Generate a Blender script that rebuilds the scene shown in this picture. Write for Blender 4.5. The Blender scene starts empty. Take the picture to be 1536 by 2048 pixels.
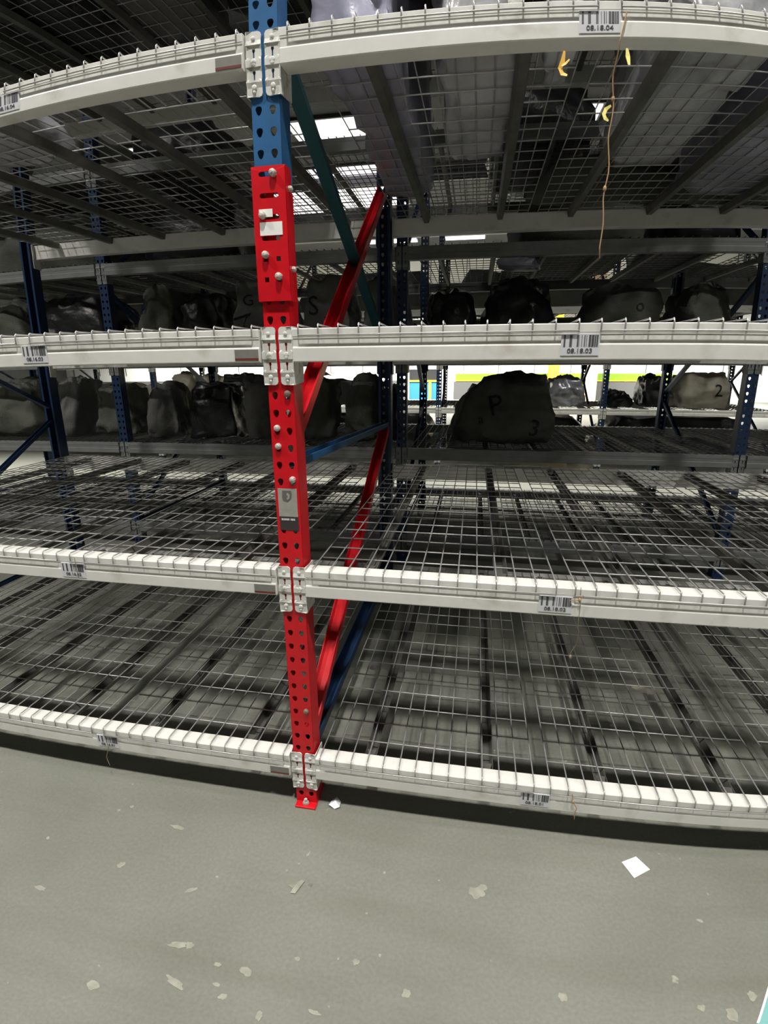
import bpy, bmesh, math, random
from mathutils import Matrix, Vector, noise
from mathutils.bvhtree import BVHTree

S = bpy.context.scene
C = S.collection
random.seed(7)

# ---------------------------------------------------------------- camera (wide phone lens with barrel distortion)
cd = bpy.data.cameras.new('camera')
cam = bpy.data.objects.new('camera', cd)
C.objects.link(cam)
S.camera = cam
cd.type = 'PANO'
cd.sensor_fit = 'HORIZONTAL'
cd.sensor_width = 36.0
cd.panorama_type = 'FISHEYE_LENS_POLYNOMIAL'
cd.fisheye_fov = math.pi
cd.fisheye_polynomial_k0 = 0.0
cd.fisheye_polynomial_k1 = -4.25991552e-02
cd.fisheye_polynomial_k2 = 2.12187496e-05
cd.fisheye_polynomial_k3 = 2.74790387e-05
cd.fisheye_polynomial_k4 = -5.80914997e-07
cd.clip_start = 0.02
R_ = [[0.98486714, -0.16818249, -0.0418494], [0.17318705, 0.94590614, 0.27434983], [-0.00655523, -0.27744591, 0.9607189]]
CP = (0.545846, -1.402837, 1.544494)
cam.matrix_world = Matrix([[R_[i][0], R_[i][2], -R_[i][1], CP[i]] for i in range(3)] + [[0, 0, 0, 1]])

# ---------------------------------------------------------------- world, exposure, lamps
w = bpy.data.worlds.new('world')
S.world = w
w.use_nodes = True
w.node_tree.nodes['Background'].inputs[0].default_value = (0.5, 0.55, 0.6, 1)
w.node_tree.nodes['Background'].inputs[1].default_value = 0.006
S.view_settings.view_transform = 'Standard'
S.view_settings.look = 'None'
S.view_settings.gamma = 1.0
S.view_settings.use_curve_mapping = False
S.view_settings.exposure = 0.0


def lamp(name, loc, sx, sy, power, col=(1, .97, .92), rot=(0, 0, 0), spread=180):
    l = bpy.data.lights.new(name, 'AREA')
    l.shape = 'RECTANGLE'
    l.size = sx
    l.size_y = sy
    l.energy = power
    l.spread = math.radians(spread)
    l.color = col
    o = bpy.data.objects.new(name, l)
    o.location = loc
    o.rotation_euler = rot
    C.objects.link(o)


for x in (-7.6, -3.5, 0.6, 4.7, 8.8):
    lamp('aisle_high_bay', (x, -1.8, 6.45), .32, .3, 168, spread=125)
for x in (-4.0, 0.62, 5.0):
    lamp('rack_edge_high_bay', (x, -.42, 6.4), .2, .35, 34)
for x in (-6.0, 0.4, 6.5):
    lamp('aisle_fill_light', (x, -5.6, 5.4), 2.4, 1.0, 16, rot=(math.radians(38), 0, 0))  # added soft fill for the beam faces, not a known fixture
for x in (-6.0, 0.0, 6.0):
    lamp('second_aisle_strip_light', (x, 5.36, 6.3), 5.6, .3, 120, spread=34)
for x in (-14, -8, -2, 4, 10):
    lamp('dock_lamp', (x, 20.6, 6.0), 2.5, 1.2, 1500, (1, .99, .93), spread=120)

# ---------------------------------------------------------------- materials


def mat(name, col, rough=.5, metal=0., var=0., scale=8., spec=.5, bump=0., bscale=60., dirt=None, dscale=3., dlo=.55, dhi=.7):
    m = bpy.data.materials.new(name)
    m.use_nodes = True
    nt = m.node_tree
    b = nt.nodes['Principled BSDF']
    b.inputs['Base Color'].default_value = (*col, 1)
    b.inputs['Roughness'].default_value = rough
    b.inputs['Metallic'].default_value = metal
    b.inputs['Specular IOR Level'].default_value = spec
    tc = nt.nodes.new('ShaderNodeTexCoord')
    last = None
    if var > 0:
        n = nt.nodes.new('ShaderNodeTexNoise')
        n.inputs['Scale'].default_value = scale
        n.inputs['Detail'].default_value = 6
        nt.links.new(tc.outputs['Object'], n.inputs['Vector'])
        r = nt.nodes.new('ShaderNodeValToRGB')
        r.color_ramp.elements[0].position = .3
        r.color_ramp.elements[1].position = .7
        r.color_ramp.elements[0].color = (*[c * (1 - var) for c in col], 1)
        r.color_ramp.elements[1].color = (*[min(1, c * (1 + var * .6)) for c in col], 1)
        nt.links.new(n.outputs['Fac'], r.inputs[0])
        last = r.outputs[0]
    if dirt:
        n2 = nt.nodes.new('ShaderNodeTexNoise')
        n2.inputs['Scale'].default_value = dscale
        n2.inputs['Detail'].default_value = 8
        nt.links.new(tc.outputs['Object'], n2.inputs['Vector'])
        r2 = nt.nodes.new('ShaderNodeValToRGB')
        r2.color_ramp.elements[0].position = dlo
        r2.color_ramp.elements[1].position = dhi
        nt.links.new(n2.outputs['Fac'], r2.inputs[0])
        mx = nt.nodes.new('ShaderNodeMix')
        mx.data_type = 'RGBA'
        nt.links.new(r2.outputs[0], mx.inputs[0])
        if last:
            nt.links.new(last, mx.inputs[6])
        else:
            mx.inputs[6].default_value = (*col, 1)
        mx.inputs[7].default_value = (*dirt, 1)
        last = mx.outputs[2]
    if last:
        nt.links.new(last, b.inputs['Base Color'])
    if bump > 0:
        n3 = nt.nodes.new('ShaderNodeTexNoise')
        n3.inputs['Scale'].default_value = bscale
        n3.inputs['Detail'].default_value = 5
        nt.links.new(tc.outputs['Object'], n3.inputs['Vector'])
        bp = nt.nodes.new('ShaderNodeBump')
        bp.inputs['Strength'].default_value = bump
        bp.inputs['Distance'].default_value = .01
        nt.links.new(n3.outputs['Fac'], bp.inputs['Height'])
        nt.links.new(bp.outputs[0], b.inputs['Normal'])
    return m


def emis(name, col, st):
    m = bpy.data.materials.new(name)
    m.use_nodes = True
    nt = m.node_tree
    b = nt.nodes['Principled BSDF']
    b.inputs['Base Color'].default_value = (*col, 1)
    b.inputs['Emission Color'].default_value = (*col, 1)
    b.inputs['Emission Strength'].default_value = st
    return m


M = {}
M['beam'] = mat('beam_white_paint', (.70, .70, .655), .34, 0, .05, 20, dirt=(.42, .40, .34), dscale=9, dlo=.62, dhi=.85)
M['greybeam'] = mat('beam_dull_grey', (.20, .205, .20), .45, 0, .12, 14)  # darker grey than the near rack's beams
M['conn'] = mat('connector_white_paint', (.68, .68, .64), .38, 0, .08, 30, dirt=(.28, .25, .22), dscale=45, dlo=.58, dhi=.75)
M['red'] = mat('red_paint', (.60, .004, .012), .36, 0, .08, 25, dirt=(.42, .01, .02), dscale=40, dlo=.66, dhi=.8)
M['blue'] = mat('blue_paint', (.022, .115, .28), .4, 0, .12, 20)
M['darkblue'] = mat('dark_blue_paint', (.008, .03, .085), .42, 0, .12, 20)
M['green'] = mat('dark_green_paint', (.012, .075, .09), .42, 0, .12, 20)
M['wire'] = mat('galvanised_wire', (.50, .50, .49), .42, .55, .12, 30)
M['wiredark'] = mat('shade_darkened_wire', (.13, .13, .125), .6, .3, .15, 30)  # darker copy of the wire, shade of the rear racks put into the colour
M['chan'] = mat('galvanised_channel', (.16, .16, .14), .5, .5, .25, 14)
M['bolt'] = mat('zinc_bolt', (.55, .52, .46), .5, .3, .3, 200, bump=.4, bscale=400)
M['rusty'] = mat('dull_bolt', (.22, .17, .13), .6, .4, .3, 200)
M['paper'] = mat('white_paper', (.85, .85, .82), .7)
M['label'] = mat('label_paper', (.62, .63, .66), .35)
M['ink'] = mat('label_ink', (.07, .07, .075), .5)
M['greysticker'] = mat('grey_sticker', (.33, .33, .29), .5, 0, .1, 60)
M['greyprint'] = mat('sticker_print', (.13, .13, .115), .5)
M['darksticker'] = mat('dark_sticker', (.045, .035, .035), .4)
M['loadsticker'] = mat('load_sticker', (.20, .20, .175), .5, 0, .1, 60)
M['loadred'] = mat('load_sticker_red', (.14, .03, .02), .5)
M['floorblue'] = mat('teal_floor_tape', (.18, .42, .40), .5)
M['sack'] = mat('woven_sack', (.085, .09, .072), .75, 0, .22, 5, bump=.5, bscale=90)
M['sack2'] = mat('woven_sack_grey', (.13, .13, .12), .7, 0, .2, 5, bump=.5, bscale=90)
M['sackink'] = mat('sack_print', (.012, .012, .012), .7)
M['blackbag'] = mat('black_bin_bag', (.016, .017, .018), .34, 0, .2, 5, bump=.5, bscale=25)
M['film'] = mat('lilac_grey_plastic', (.36, .36, .46), .28, 0, .35, 4, bump=.6, bscale=12)
M['film2'] = mat('grey_plastic', (.44, .45, .47), .26, 0, .35, 4, bump=.6, bscale=12)
M['silver'] = mat('silver_film', (.50, .50, .56), .2, .35, .3, 9, bump=.8, bscale=18)
M['beige'] = mat('beige_plastic', (.48, .45, .37), .45, 0, .3, 7)
M['string'] = mat('tan_string', (.40, .25, .13), .8)
M['string2'] = mat('dull_string', (.25, .21, .13), .8)
M['ribbon'] = mat('yellow_ribbon', (.85, .50, .08), .5)
M['ribbon2'] = mat('pale_yellow_ribbon', (.88, .78, .22), .5)
M['wall'] = mat('white_wall_panel', (.80, .80, .77), .6, 0, .04, 1)
M['darkwall'] = mat('grey_wall_panel', (.10, .10, .10), .8)
M['ceil'] = mat('dark_ceiling', (.035, .035, .038), .8)
M['lime'] = mat('lime_paint', (.19, .34, .015), .6)
M['yellow'] = mat('yellow_paint', (.85, .62, .04), .5)
M['doorblue'] = mat('dock_blue', (.03, .20, .50), .5)
M['dark'] = mat('dark_rubber', (.015, .015, .017), .7)
M['peach'] = mat('peach_panel', (.85, .62, .42), .6)
M['steel'] = mat('roof_steel', (.12, .12, .13), .6)
M['lit'] = emis('lit_panel', (1, .95, .97), 1.5)
M['chip'] = mat('worn_pale_patch', (.29, .29, .235), .6, 0, .2, 40)


def floor_mat():
    m = bpy.data.materials.new('concrete_floor')
    m.use_nodes = True
    nt = m.node_tree
    b = nt.nodes['Principled BSDF']
    b.inputs['Roughness'].default_value = .52
    b.inputs['Specular IOR Level'].default_value = .35
    tc = nt.nodes.new('ShaderNodeTexCoord')

    def nz(scale, det, lo, hi, c0, c1, stretch=None):
        n = nt.nodes.new('ShaderNodeTexNoise')
        n.inputs['Scale'].default_value = scale
        n.inputs['Detail'].default_value = det
        src = tc.outputs['Object']
        if stretch:
            mp = nt.nodes.new('ShaderNodeMapping')
            mp.inputs['Scale'].default_value = stretch
            nt.links.new(src, mp.inputs[0])
            src = mp.outputs[0]
        nt.links.new(src, n.inputs['Vector'])
        r = nt.nodes.new('ShaderNodeValToRGB')
        r.color_ramp.elements[0].position = lo
        r.color_ramp.elements[1].position = hi
        r.color_ramp.elements[0].color = (*c0, 1)
        r.color_ramp.elements[1].color = (*c1, 1)
        nt.links.new(n.outputs['Fac'], r.inputs[0])
        return r.outputs[0]
    a = nz(1.6, 6, .3, .7, (.170, .175, .149), (.211, .216, .186))
    g = nz(95, 3, .3, .75, (.80, .80, .80), (1.14, 1.14, 1.12))
    st = nz(2.2, 5, .46, .72, (1, 1, 1), (.86, .85, .80), (.35, 2.6, 1))
    mx = nt.nodes.new('ShaderNodeMix')
    mx.data_type = 'RGBA'
    mx.blend_type = 'MULTIPLY'
    mx.inputs[0].default_value = .55
    nt.links.new(a, mx.inputs[6])
    nt.links.new(g, mx.inputs[7])
    m2 = nt.nodes.new('ShaderNodeMix')
    m2.data_type = 'RGBA'
    m2.blend_type = 'MULTIPLY'
    m2.inputs[0].default_value = 1
    nt.links.new(mx.outputs[2], m2.inputs[6])
    nt.links.new(st, m2.inputs[7])
    sp = nz(17, 2, .735, .76, (0, 0, 0), (1, 1, 1))
    m3 = nt.nodes.new('ShaderNodeMix')
    m3.data_type = 'RGBA'
    nt.links.new(sp, m3.inputs[0])
    nt.links.new(m2.outputs[2], m3.inputs[6])
    m3.inputs[7].default_value = (.32, .32, .27, 1)
    nt.links.new(m3.outputs[2], b.inputs['Base Color'])
    n = nt.nodes.new('ShaderNodeTexNoise')
    n.inputs['Scale'].default_value = 40
    n.inputs['Detail'].default_value = 6
    nt.links.new(tc.outputs['Object'], n.inputs['Vector'])
    bp = nt.nodes.new('ShaderNodeBump')
    bp.inputs['Strength'].default_value = .12
    bp.inputs['Distance'].default_value = .01
    nt.links.new(n.outputs['Fac'], bp.inputs['Height'])
    nt.links.new(bp.outputs[0], b.inputs['Normal'])
    return m


M['floor'] = floor_mat()

# ---------------------------------------------------------------- mesh helpers


class MB:
    def __init__(s):
        s.v = []
        s.f = []

    def add(s, vs, fs):
        n = len(s.v)
        s.v += [tuple(p) for p in vs]
        s.f += [tuple(i + n for i in f) for f in fs]

    def box(s, x0, x1, y0, y1, z0, z1):
        s.add([(x0, y0, z0), (x1, y0, z0), (x1, y1, z0), (x0, y1, z0), (x0, y0, z1), (x1, y0, z1), (x1, y1, z1), (x0, y1, z1)],
              [(0, 3, 2, 1), (4, 5, 6, 7), (0, 1, 5, 4), (1, 2, 6, 5), (2, 3, 7, 6), (3, 0, 4, 7)])

    def tube(s, pts, r, n=6, caps=True):
        pts = [Vector(p) for p in pts]
        rings = []
        for i, p in enumerate(pts):
            a = pts[max(i - 1, 0)]
            b = pts[min(i + 1, len(pts) - 1)]
            d = (b - a).normalized()
            up = Vector((0, 0, 1)) if abs(d.z) < .9 else Vector((1, 0, 0))
            u = d.cross(up).normalized()
            v = d.cross(u).normalized()
            rr = r[i] if isinstance(r, (list, tuple)) else r
            rings.append([p + (u * math.cos(2 * math.pi * k / n) + v * math.sin(2 * math.pi * k / n)) * rr for k in range(n)])
        vs = [q for g in rings for q in g]
        fs = []
        for i in range(len(pts) - 1):
            for k in range(n):
                k2 = (k + 1) % n
                fs.append((i * n + k, (i + 1) * n + k, (i + 1) * n + k2, i * n + k2))
        if caps:
            fs.append(tuple(range(n)))
            fs.append(tuple((len(pts) - 1) * n + k for k in reversed(range(n))))
        s.add(vs, fs)

    def extr_x(s, prof, x0, x1):
        n = len(prof)
        s.add([(x0, y, z) for y, z in prof] + [(x1, y, z) for y, z in prof],
              [(i, (i + 1) % n, (i + 1) % n + n, i + n) for i in range(n)] + [tuple(reversed(range(n))), tuple(range(n, 2 * n))])

    def extr(s, poly, depth, fn):
        """poly: 2D points; fn(a, b, d) gives the 3D point"""
        n = len(poly)
        s.add([fn(a, b, 0) for a, b in poly] + [fn(a, b, depth) for a, b in poly],
              [(i, (i + 1) % n, (i + 1) % n + n, i + n) for i in range(n)] + [tuple(reversed(range(n))), tuple(range(n, 2 * n))])

    def cell(s, x0, x1, z0, z1, hole, y=0.0):
        """a rectangle of sheet in the xz plane with a star-shaped hole (polygon)"""
        cx = sum(p[0] for p in hole) / len(hole)
        cz = sum(p[1] for p in hole) / len(hole)
        dirs = [math.atan2(p[1] - cz, p[0] - cx) for p in hole] + [math.atan2(b - cz, a - cx) for a in (x0, x1) for b in (z0, z1)]
        dirs = sorted(set(round(d, 5) for d in dirs))
        inner, outer = [], []
        n = len(hole)
        for d in dirs:
            c, sn = math.cos(d), math.sin(d)
            best = .005
            for i in range(n):
                ax, az = hole[i][0] - cx, hole[i][1] - cz
                bx, bz = hole[(i + 1) % n][0] - cx, hole[(i + 1) % n][1] - cz
                den = c * (bz - az) - sn * (bx - ax)
                if abs(den) < 1e-12:
                    continue
                t = (ax * (bz - az) - az * (bx - ax)) / den
                u = (ax * sn - az * c) / den
                if t > 0 and -1e-4 <= u <= 1.0001:
                    best = t
                    break
            inner.append((cx + c * best, y, cz + sn * best))
            ts = []
            if c > 1e-9: ts.append((x1 - cx) / c)
            if c < -1e-9: ts.append((x0 - cx) / c)
            if sn > 1e-9: ts.append((z1 - cz) / sn)
            if sn < -1e-9: ts.append((z0 - cz) / sn)
            t = min(ts)
            outer.append((cx + c * t, y, cz + sn * t))
        k = len(dirs)
        s.add(inner + outer, [(i, i + k, (i + 1) % k + k, (i + 1) % k) for i in range(k)])

    def mesh(s, name, m, smooth=False):
        me = bpy.data.meshes.new(name)
        me.from_pydata(s.v, [], s.f)
        me.materials.append(m)
        if smooth:
            for p in me.polygons:
                p.use_smooth = True
        me.update()
        return me

    def build(s, name, m, parent=None, loc=(0, 0, 0), smooth=False, weld=False, solid=0, bevel=0):
        me = s.mesh(name, m, smooth)
        if weld:
            bm = bmesh.new()
            bm.from_mesh(me)
            bmesh.ops.remove_doubles(bm, verts=bm.verts, dist=.00005)
            bmesh.ops.recalc_face_normals(bm, faces=bm.faces)
            bm.to_mesh(me)
            bm.free()
        o = put(name, me, parent, loc)
        if solid:
            md = o.modifiers.new('solid', 'SOLIDIFY')
            md.thickness = solid
            md.offset = 0
        if bevel:
            md = o.modifiers.new('bevel', 'BEVEL')
            md.width = bevel
            md.segments = 2
            md.limit_method = 'ANGLE'
        return o


def put(name, me, parent=None, loc=(0, 0, 0)):
    o = bpy.data.objects.new(name, me)
    C.objects.link(o)
    o.location = loc
    if parent:
        o.parent = parent
    return o


def tag(o, label=None, cat=None, group=None, kind=None):
    if label: o['label'] = label
    if cat: o['category'] = cat
    if group: o['group'] = group
    if kind: o['kind'] = kind
    return o


def thing(name, label, cat, loc=(0, 0, 0), group=None):
    o = bpy.data.objects.new(name, None)
    o.empty_display_size = .05
    C.objects.link(o)
    o.location = loc
    return tag(o, label, cat, group)


def copy_tree(o, parent=None):
    c = o.copy()
    C.objects.link(c)
    c.parent = parent
    for ch in list(o.children):
        copy_tree(ch, c)
    return c


def text_mesh(name, body, size, m, loc, rot=(math.pi / 2, 0, 0), parent=None, extrude=.0006, squeeze=1.0):
    cu = bpy.data.curves.new(name, 'FONT')
    cu.body = body
    cu.size = size
    cu.extrude = extrude
    cu.align_x = 'CENTER'
    cu.align_y = 'CENTER'
    cu.resolution_u = 3
    t = bpy.data.objects.new(name, cu)
    C.objects.link(t)
    bpy.context.view_layer.update()
    me = bpy.data.meshes.new_from_object(t.evaluated_get(bpy.context.evaluated_depsgraph_get()))
    bpy.data.objects.remove(t)
    me.transform(Matrix.Diagonal((squeeze, 1, 1, 1)))
    me.materials.clear()
    me.materials.append(m)
    o = put(name, me, parent, loc)
    o.rotation_euler = rot
    return o


# ---------------------------------------------------------------- setting
CEIL = 6.75
f = MB()
f.box(-22, 18, -9, 24, -.1, 0)
floor = tag(f.build('floor', M['floor']), kind='structure', label='grey-green worn concrete warehouse floor')
f = MB()
f.box(-22, 18, -9, 24, CEIL, CEIL + .1)
tag(f.build('ceiling', M['ceil']), kind='structure', label='dark warehouse ceiling')
for nm, b, m in (('wall_back', (-22, 18, 24, 24.2, 0, CEIL), 'wall'), ('wall_front', (-22, 18, -9.2, -9, 0, CEIL), 'darkwall'),
                 ('wall_left', (-22.2, -22, -9, 24, 0, CEIL), 'darkwall'), ('wall_right', (18, 18.2, -9, 24, 0, CEIL), 'darkwall')):
    f = MB()
    f.box(*b)
    tag(f.build(nm, M[m]), kind='structure', label={'wall_back': 'bright white far warehouse wall'}.get(nm, 'grey warehouse wall'))
# worn pale patches on the concrete
rng = random.Random(3)
for (x, y, a, b_, r) in [(-.416, -.186, .030, .007, -.1), (-.204, -.555, .028, .009, .2), (-.17, -.548, .012, .009, 0), (.015, -.581, .017, .010, -.2),
                         (-.159, -.652, .030, .010, -.35), (-.067, -.58, .011, .006, 0), (.225, -.644, .018, .005, -.1), (.847, -.511, .012, .012, 0),
                         (.445, -.556, .012, .011, 0), (1.285, -.545, .017, .022, .2), (1.355, -.493, .014, .015, 0), (1.206, -.523, .011, .010, 0),
                         (.622, -.24, .022, .020, .3), (.64, -.22, .012, .010, 0), (-.72, -.5, .02, .008, 0), (.30, -.50, .010, .008, 0),
                         (-.02, -.655, .012, .009, 0), (-.05, -.63, .010, .006, 0), (-.37, -.72, .018, .014, 0), (.62, -.63, .018, .005, 0),
                         (.07, -.20, .005, .012, -.3), (.05, -.24, .004, .004, 0), (.02, -.27, .004, .004, 0), (-.63, -.14, .008, .006, 0),
                         (.14, -.52, .008, .006, 0), (.30, -.36, .004, .004, 0), (.36, -.47, .004, .004, 0), (.25, -.5, .003, .004, 0),
                         (-.25, -.39, .018, .007, .5), (-.52, -.36, .012, .010, .8), (.09, -.68, .009, .012, 0)]:
    g = MB()
    ring = []
    for k in range(14):
        t = 2 * math.pi * k / 14
        q = 1 + rng.uniform(-.28, .25)
        px, py = a * q * math.cos(t), b_ * q * math.sin(t)
        ring.append((x + px * math.cos(r) - py * math.sin(r), y + px * math.sin(r) + py * math.cos(r)))
    zz = .0004 + .0009 * rng.random()
    g.extr(ring, 1.0, lambda p, q, d: (p, q, zz if d else -.001))
    g.build('worn_patch', M['chip'], floor)
g = MB()
g.extr([(1.46, -.40), (1.345, -.58), (1.29, -.72), (1.36, -.78), (1.55, -.42)], .001, lambda p, q, d: (p, q, d))
g.build('floor_tape', M['floorblue'], floor)
g = MB()
g.extr([(1.437, -.43), (1.352, -.575), (1.344, -.575), (1.43, -.43)], .0016, lambda p, q, d: (p, q, d))
g.build('tape_edge', M['paper'], floor)

# far wall: panels, lime band, dock door, columns
BW = [o for o in C.objects if o.name == 'wall_back'][0]
g = MB(); g.box(-.40, 9.5, 23.93, 24, .90, 1.21); g.build('painted_band', M['lime'], BW)
g = MB(); g.box(-.40, 9.5, 23.90, 24, .86, .90); g.build('yellow_rail', M['yellow'], BW)
g = MB(); g.box(-.48, 9.5, 23.92, 24, 0, .84); g.build('lower_panel', M['darkwall'], BW)
g = MB(); g.box(-21, -2.8, 23.94, 24, 0, .9); g.build('lower_panel', M['darkwall'], BW)
for k in range(24):
    g = MB(); g.box(-21.5 + k * 1.65, -21.47 + k * 1.65, 23.965, 24, 1.22, CEIL - .2); g.build('panel_joint', M['darkwall'], BW)
dd = tag(bpy.data.objects.new('door_1', None), 'dock door with dark opening, blue apron and yellow edge', kind='structure')
C.objects.link(dd); dd.location = (-1.9, 23.9, 0)
g = MB(); g.box(-.75, .72, 0, .06, .92, 1.42); g.build('door_opening', M['dark'], dd)
g = MB(); g.box(-.75, .72, -.04, .06, 0, .84); g.build('door_apron', M['doorblue'], dd)
g = MB(); g.box(-.78, .74, -.08, .0, .84, .92); g.build('yellow_edge', M['yellow'], dd)
g = MB(); g.box(.22, .34, -.1, -.04, 0, .86); g.build('yellow_post', M['yellow'], dd)
for k, x in enumerate((-.82, .74)):
    g = MB(); g.box(x, x + .08, -.1, .05, 0, 3.0); g.build('door_jamb', M['paper'], dd)
g = MB(); g.box(-.75, .72, -.02, .06, 1.42, 3.0); g.build('door_panel', M['paper'], dd)
for x, m, lb in ((3.98, 'yellow', 'yellow steel column by the far wall, right of the dock door'), (-8.2, 'yellow', 'yellow steel column at the far left of the dock wall'),
                 (5.6, 'peach', 'peach coloured column by the far wall')):
    g = MB()
    g.box(x - .22, x + .22, 22.6, 22.64, 0, 5.9); g.box(x - .22, x + .22, 22.96, 23.0, 0, 5.9); g.box(x - .03, x + .03, 22.64, 22.96, 0, 5.9)
    t = thing('building_column', lb, 'column', (0, 0, 0))
    g.build('column_shaft', M[m], t)
    g = MB(); g.box(x - .32, x + .32, 22.5, 23.1, 0, .04); g.build('base_plate', M['steel'], t)
for y in (2, 8, 14, 20):
    t = tag(bpy.data.objects.new('roof_beam', None), 'dark steel roof beam under the ceiling near y%d' % y, kind='structure')
    C.objects.link(t)
    t['label'] = 'dark steel roof beam'
    g = MB(); g.box(-21.9, 17.9, y - .1, y + .1, CEIL - .38, CEIL - .35); g.box(-21.9, 17.9, y - .1, y + .1, CEIL - .03, CEIL); g.box(-21.9, 17.9, y - .01, y + .01, CEIL - .35, CEIL - .03)
    g.build('roof_girder', M['steel'], t)

for (x, y, sx, sy, lb) in [(2.25, 11.6, 1.3, 1.6, 'lit ceiling panel above the bay right of the red post'),
                           (-2.9, 11.4, 1.6, 1.5, 'lit ceiling panel nearest above the red post'),
                           (-3.0, 15.2, 2.4, 3.6, 'largest lit ceiling panel, seen behind the dark green brace'),
                           (-5.6, 16.0, 1.7, 2.6, 'lit ceiling panel beside the largest panel'),
                           (-6.9, 14.1, .5, 2.6, 'narrow lit ceiling strip left of the red post'),
                           (-8.1, 11.4, .8, .9, 'small lit ceiling panel over the left bay'),
                           (-.1, 21.3, 1.6, 1.5, 'lit ceiling panel far behind the rear shelf beam'),
                           (5.9, 22.6, 3.2, 1.2, 'far right lit ceiling panel'),
                           (7.0, 17.9, 3.6, .7, 'long lit ceiling panel over the right bay'),
                           (-3.2, 21.5, 2.2, 1.2, 'lit ceiling panel close to the far wall, left of middle')]:
    t = thing('ceiling_light', lb, 'ceiling light', (x, y, CEIL - .06))
    g = MB(); g.box(-sx / 2 - .05, sx / 2 + .05, -sy / 2 - .05, sy / 2 + .05, .0, .06); g.build('light_housing', M['steel'], t)
    g = MB(); g.box(-sx / 2, sx / 2, -sy / 2, sy / 2, -.03, 0); g.build('diffuser', M['lit'], t)

# ---------------------------------------------------------------- rack geometry
H = .0508
ZT = [.225 + 14 * H * k for k in range(6)]      # beam tops
BH = .088
BAY = 2.42
HOLE = [(-.0062, .008), (-.0085, .004), (-.0085, -.001), (-.0055, -.0085), (-.0025, -.0125), (.0025, -.0125), (.0055, -.0085), (.0085, -.001), (.0085, .004), (.0062, .008), (0, .0095)]


def post_mb(z0, z1, mirror=1):
    g = MB()
    W, D = .0375, .070
    k0 = int(math.floor((z0 - .25) / H + .5))
    z = z0
    k = k0
    while z < z1 - 1e-6:
        zt = min(.25 + (k + .5) * H, z1)
        zc = .25 + k * H
        if zt - z > .045:
            for sx in (-1, 1):
                xs = sorted((0, sx * W))
                g.cell(xs[0], xs[1], z, zt, [(sx * .019 + a, zc + b) for a, b in HOLE])
        else:
            g.add([(-W, 0, z), (0, 0, z), (0, 0, zt), (-W, 0, zt)], [(0, 1, 2, 3)])
            g.add([(W, 0, z), (0, 0, z), (0, 0, zt), (W, 0, zt)], [(0, 3, 2, 1)])
        z = zt
        k += 1
    for sx in (-1, 1):
        vs = [(sx * W, 0, z0), (sx * W, D, z0), (sx * W, D, z1), (sx * W, 0, z1), (sx * (W - .014), D, z0), (sx * (W - .014), D, z1)]
        g.add(vs, [(0, 1, 2, 3), (1, 4, 5, 2)])
    if mirror < 0:
        g.v = [(x, -y, z) for x, y, z in g.v]
        g.f = [tuple(reversed(q)) for q in g.f]
    return g


def post(name, z0, z1, m, parent, loc, mirror=1):
    g = post_mb(z0, z1, mirror)
    o = g.build(name, M[m], parent, loc, weld=True, solid=.0028)
    return o


def brace(parent, m, y0, z0, y1, z1, name='brace', wdt=.036, x=0.0):
    """open channel brace running in the yz plane"""
    g = MB()
    d = Vector((0, y1 - y0, z1 - z0))
    L = d.length
    t = .003
    pr = [(-.018, 0), (.018, 0), (.018, .026), (.018 - t, .026), (.018 - t, t), (-.018 + t, t), (-.018 + t, .026), (-.018, .026)]
    pr = [(a * wdt / .036, b * (1.5 if wdt > .05 else 1)) for a, b in pr]
    n = len(pr)
    dn = d.normalized()
    up = Vector((1, 0, 0)).cross(dn)
    a0 = Vector((x, y0, z0))
    vs = []
    for s_ in (0, L):
        for a, b in pr:
            vs.append(a0 + dn * s_ + Vector((1, 0, 0)) * a + up * (b - .013))
    g.add(vs, [(i, (i + 1) % n, (i + 1) % n + n, i + n) for i in range(n)] + [tuple(reversed(range(n))), tuple(range(n, 2 * n))])
    return g.build(name, M[m], parent, bevel=.0012)


def head(g, x, y, z, r=.0085, h=.009, n=10, dirn=-1):
    pts = []
    for rr, dy in ((r, 0), (r, h * .55), (r * .8, h * .85), (r * .35, h)):
        pts.append([(x + rr * math.cos(2 * math.pi * k / n), y + dirn * dy, z + rr * math.sin(2 * math.pi * k / n)) for k in range(n)])
    vs = [p for q in pts for p in q]
    fs = [(i * n + k, i * n + (k + 1) % n, (i + 1) * n + (k + 1) % n, (i + 1) * n + k) for i in range(3) for k in range(n)]
    fs.append(tuple(3 * n + k for k in range(n)))
    g.add(vs, fs)


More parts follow.
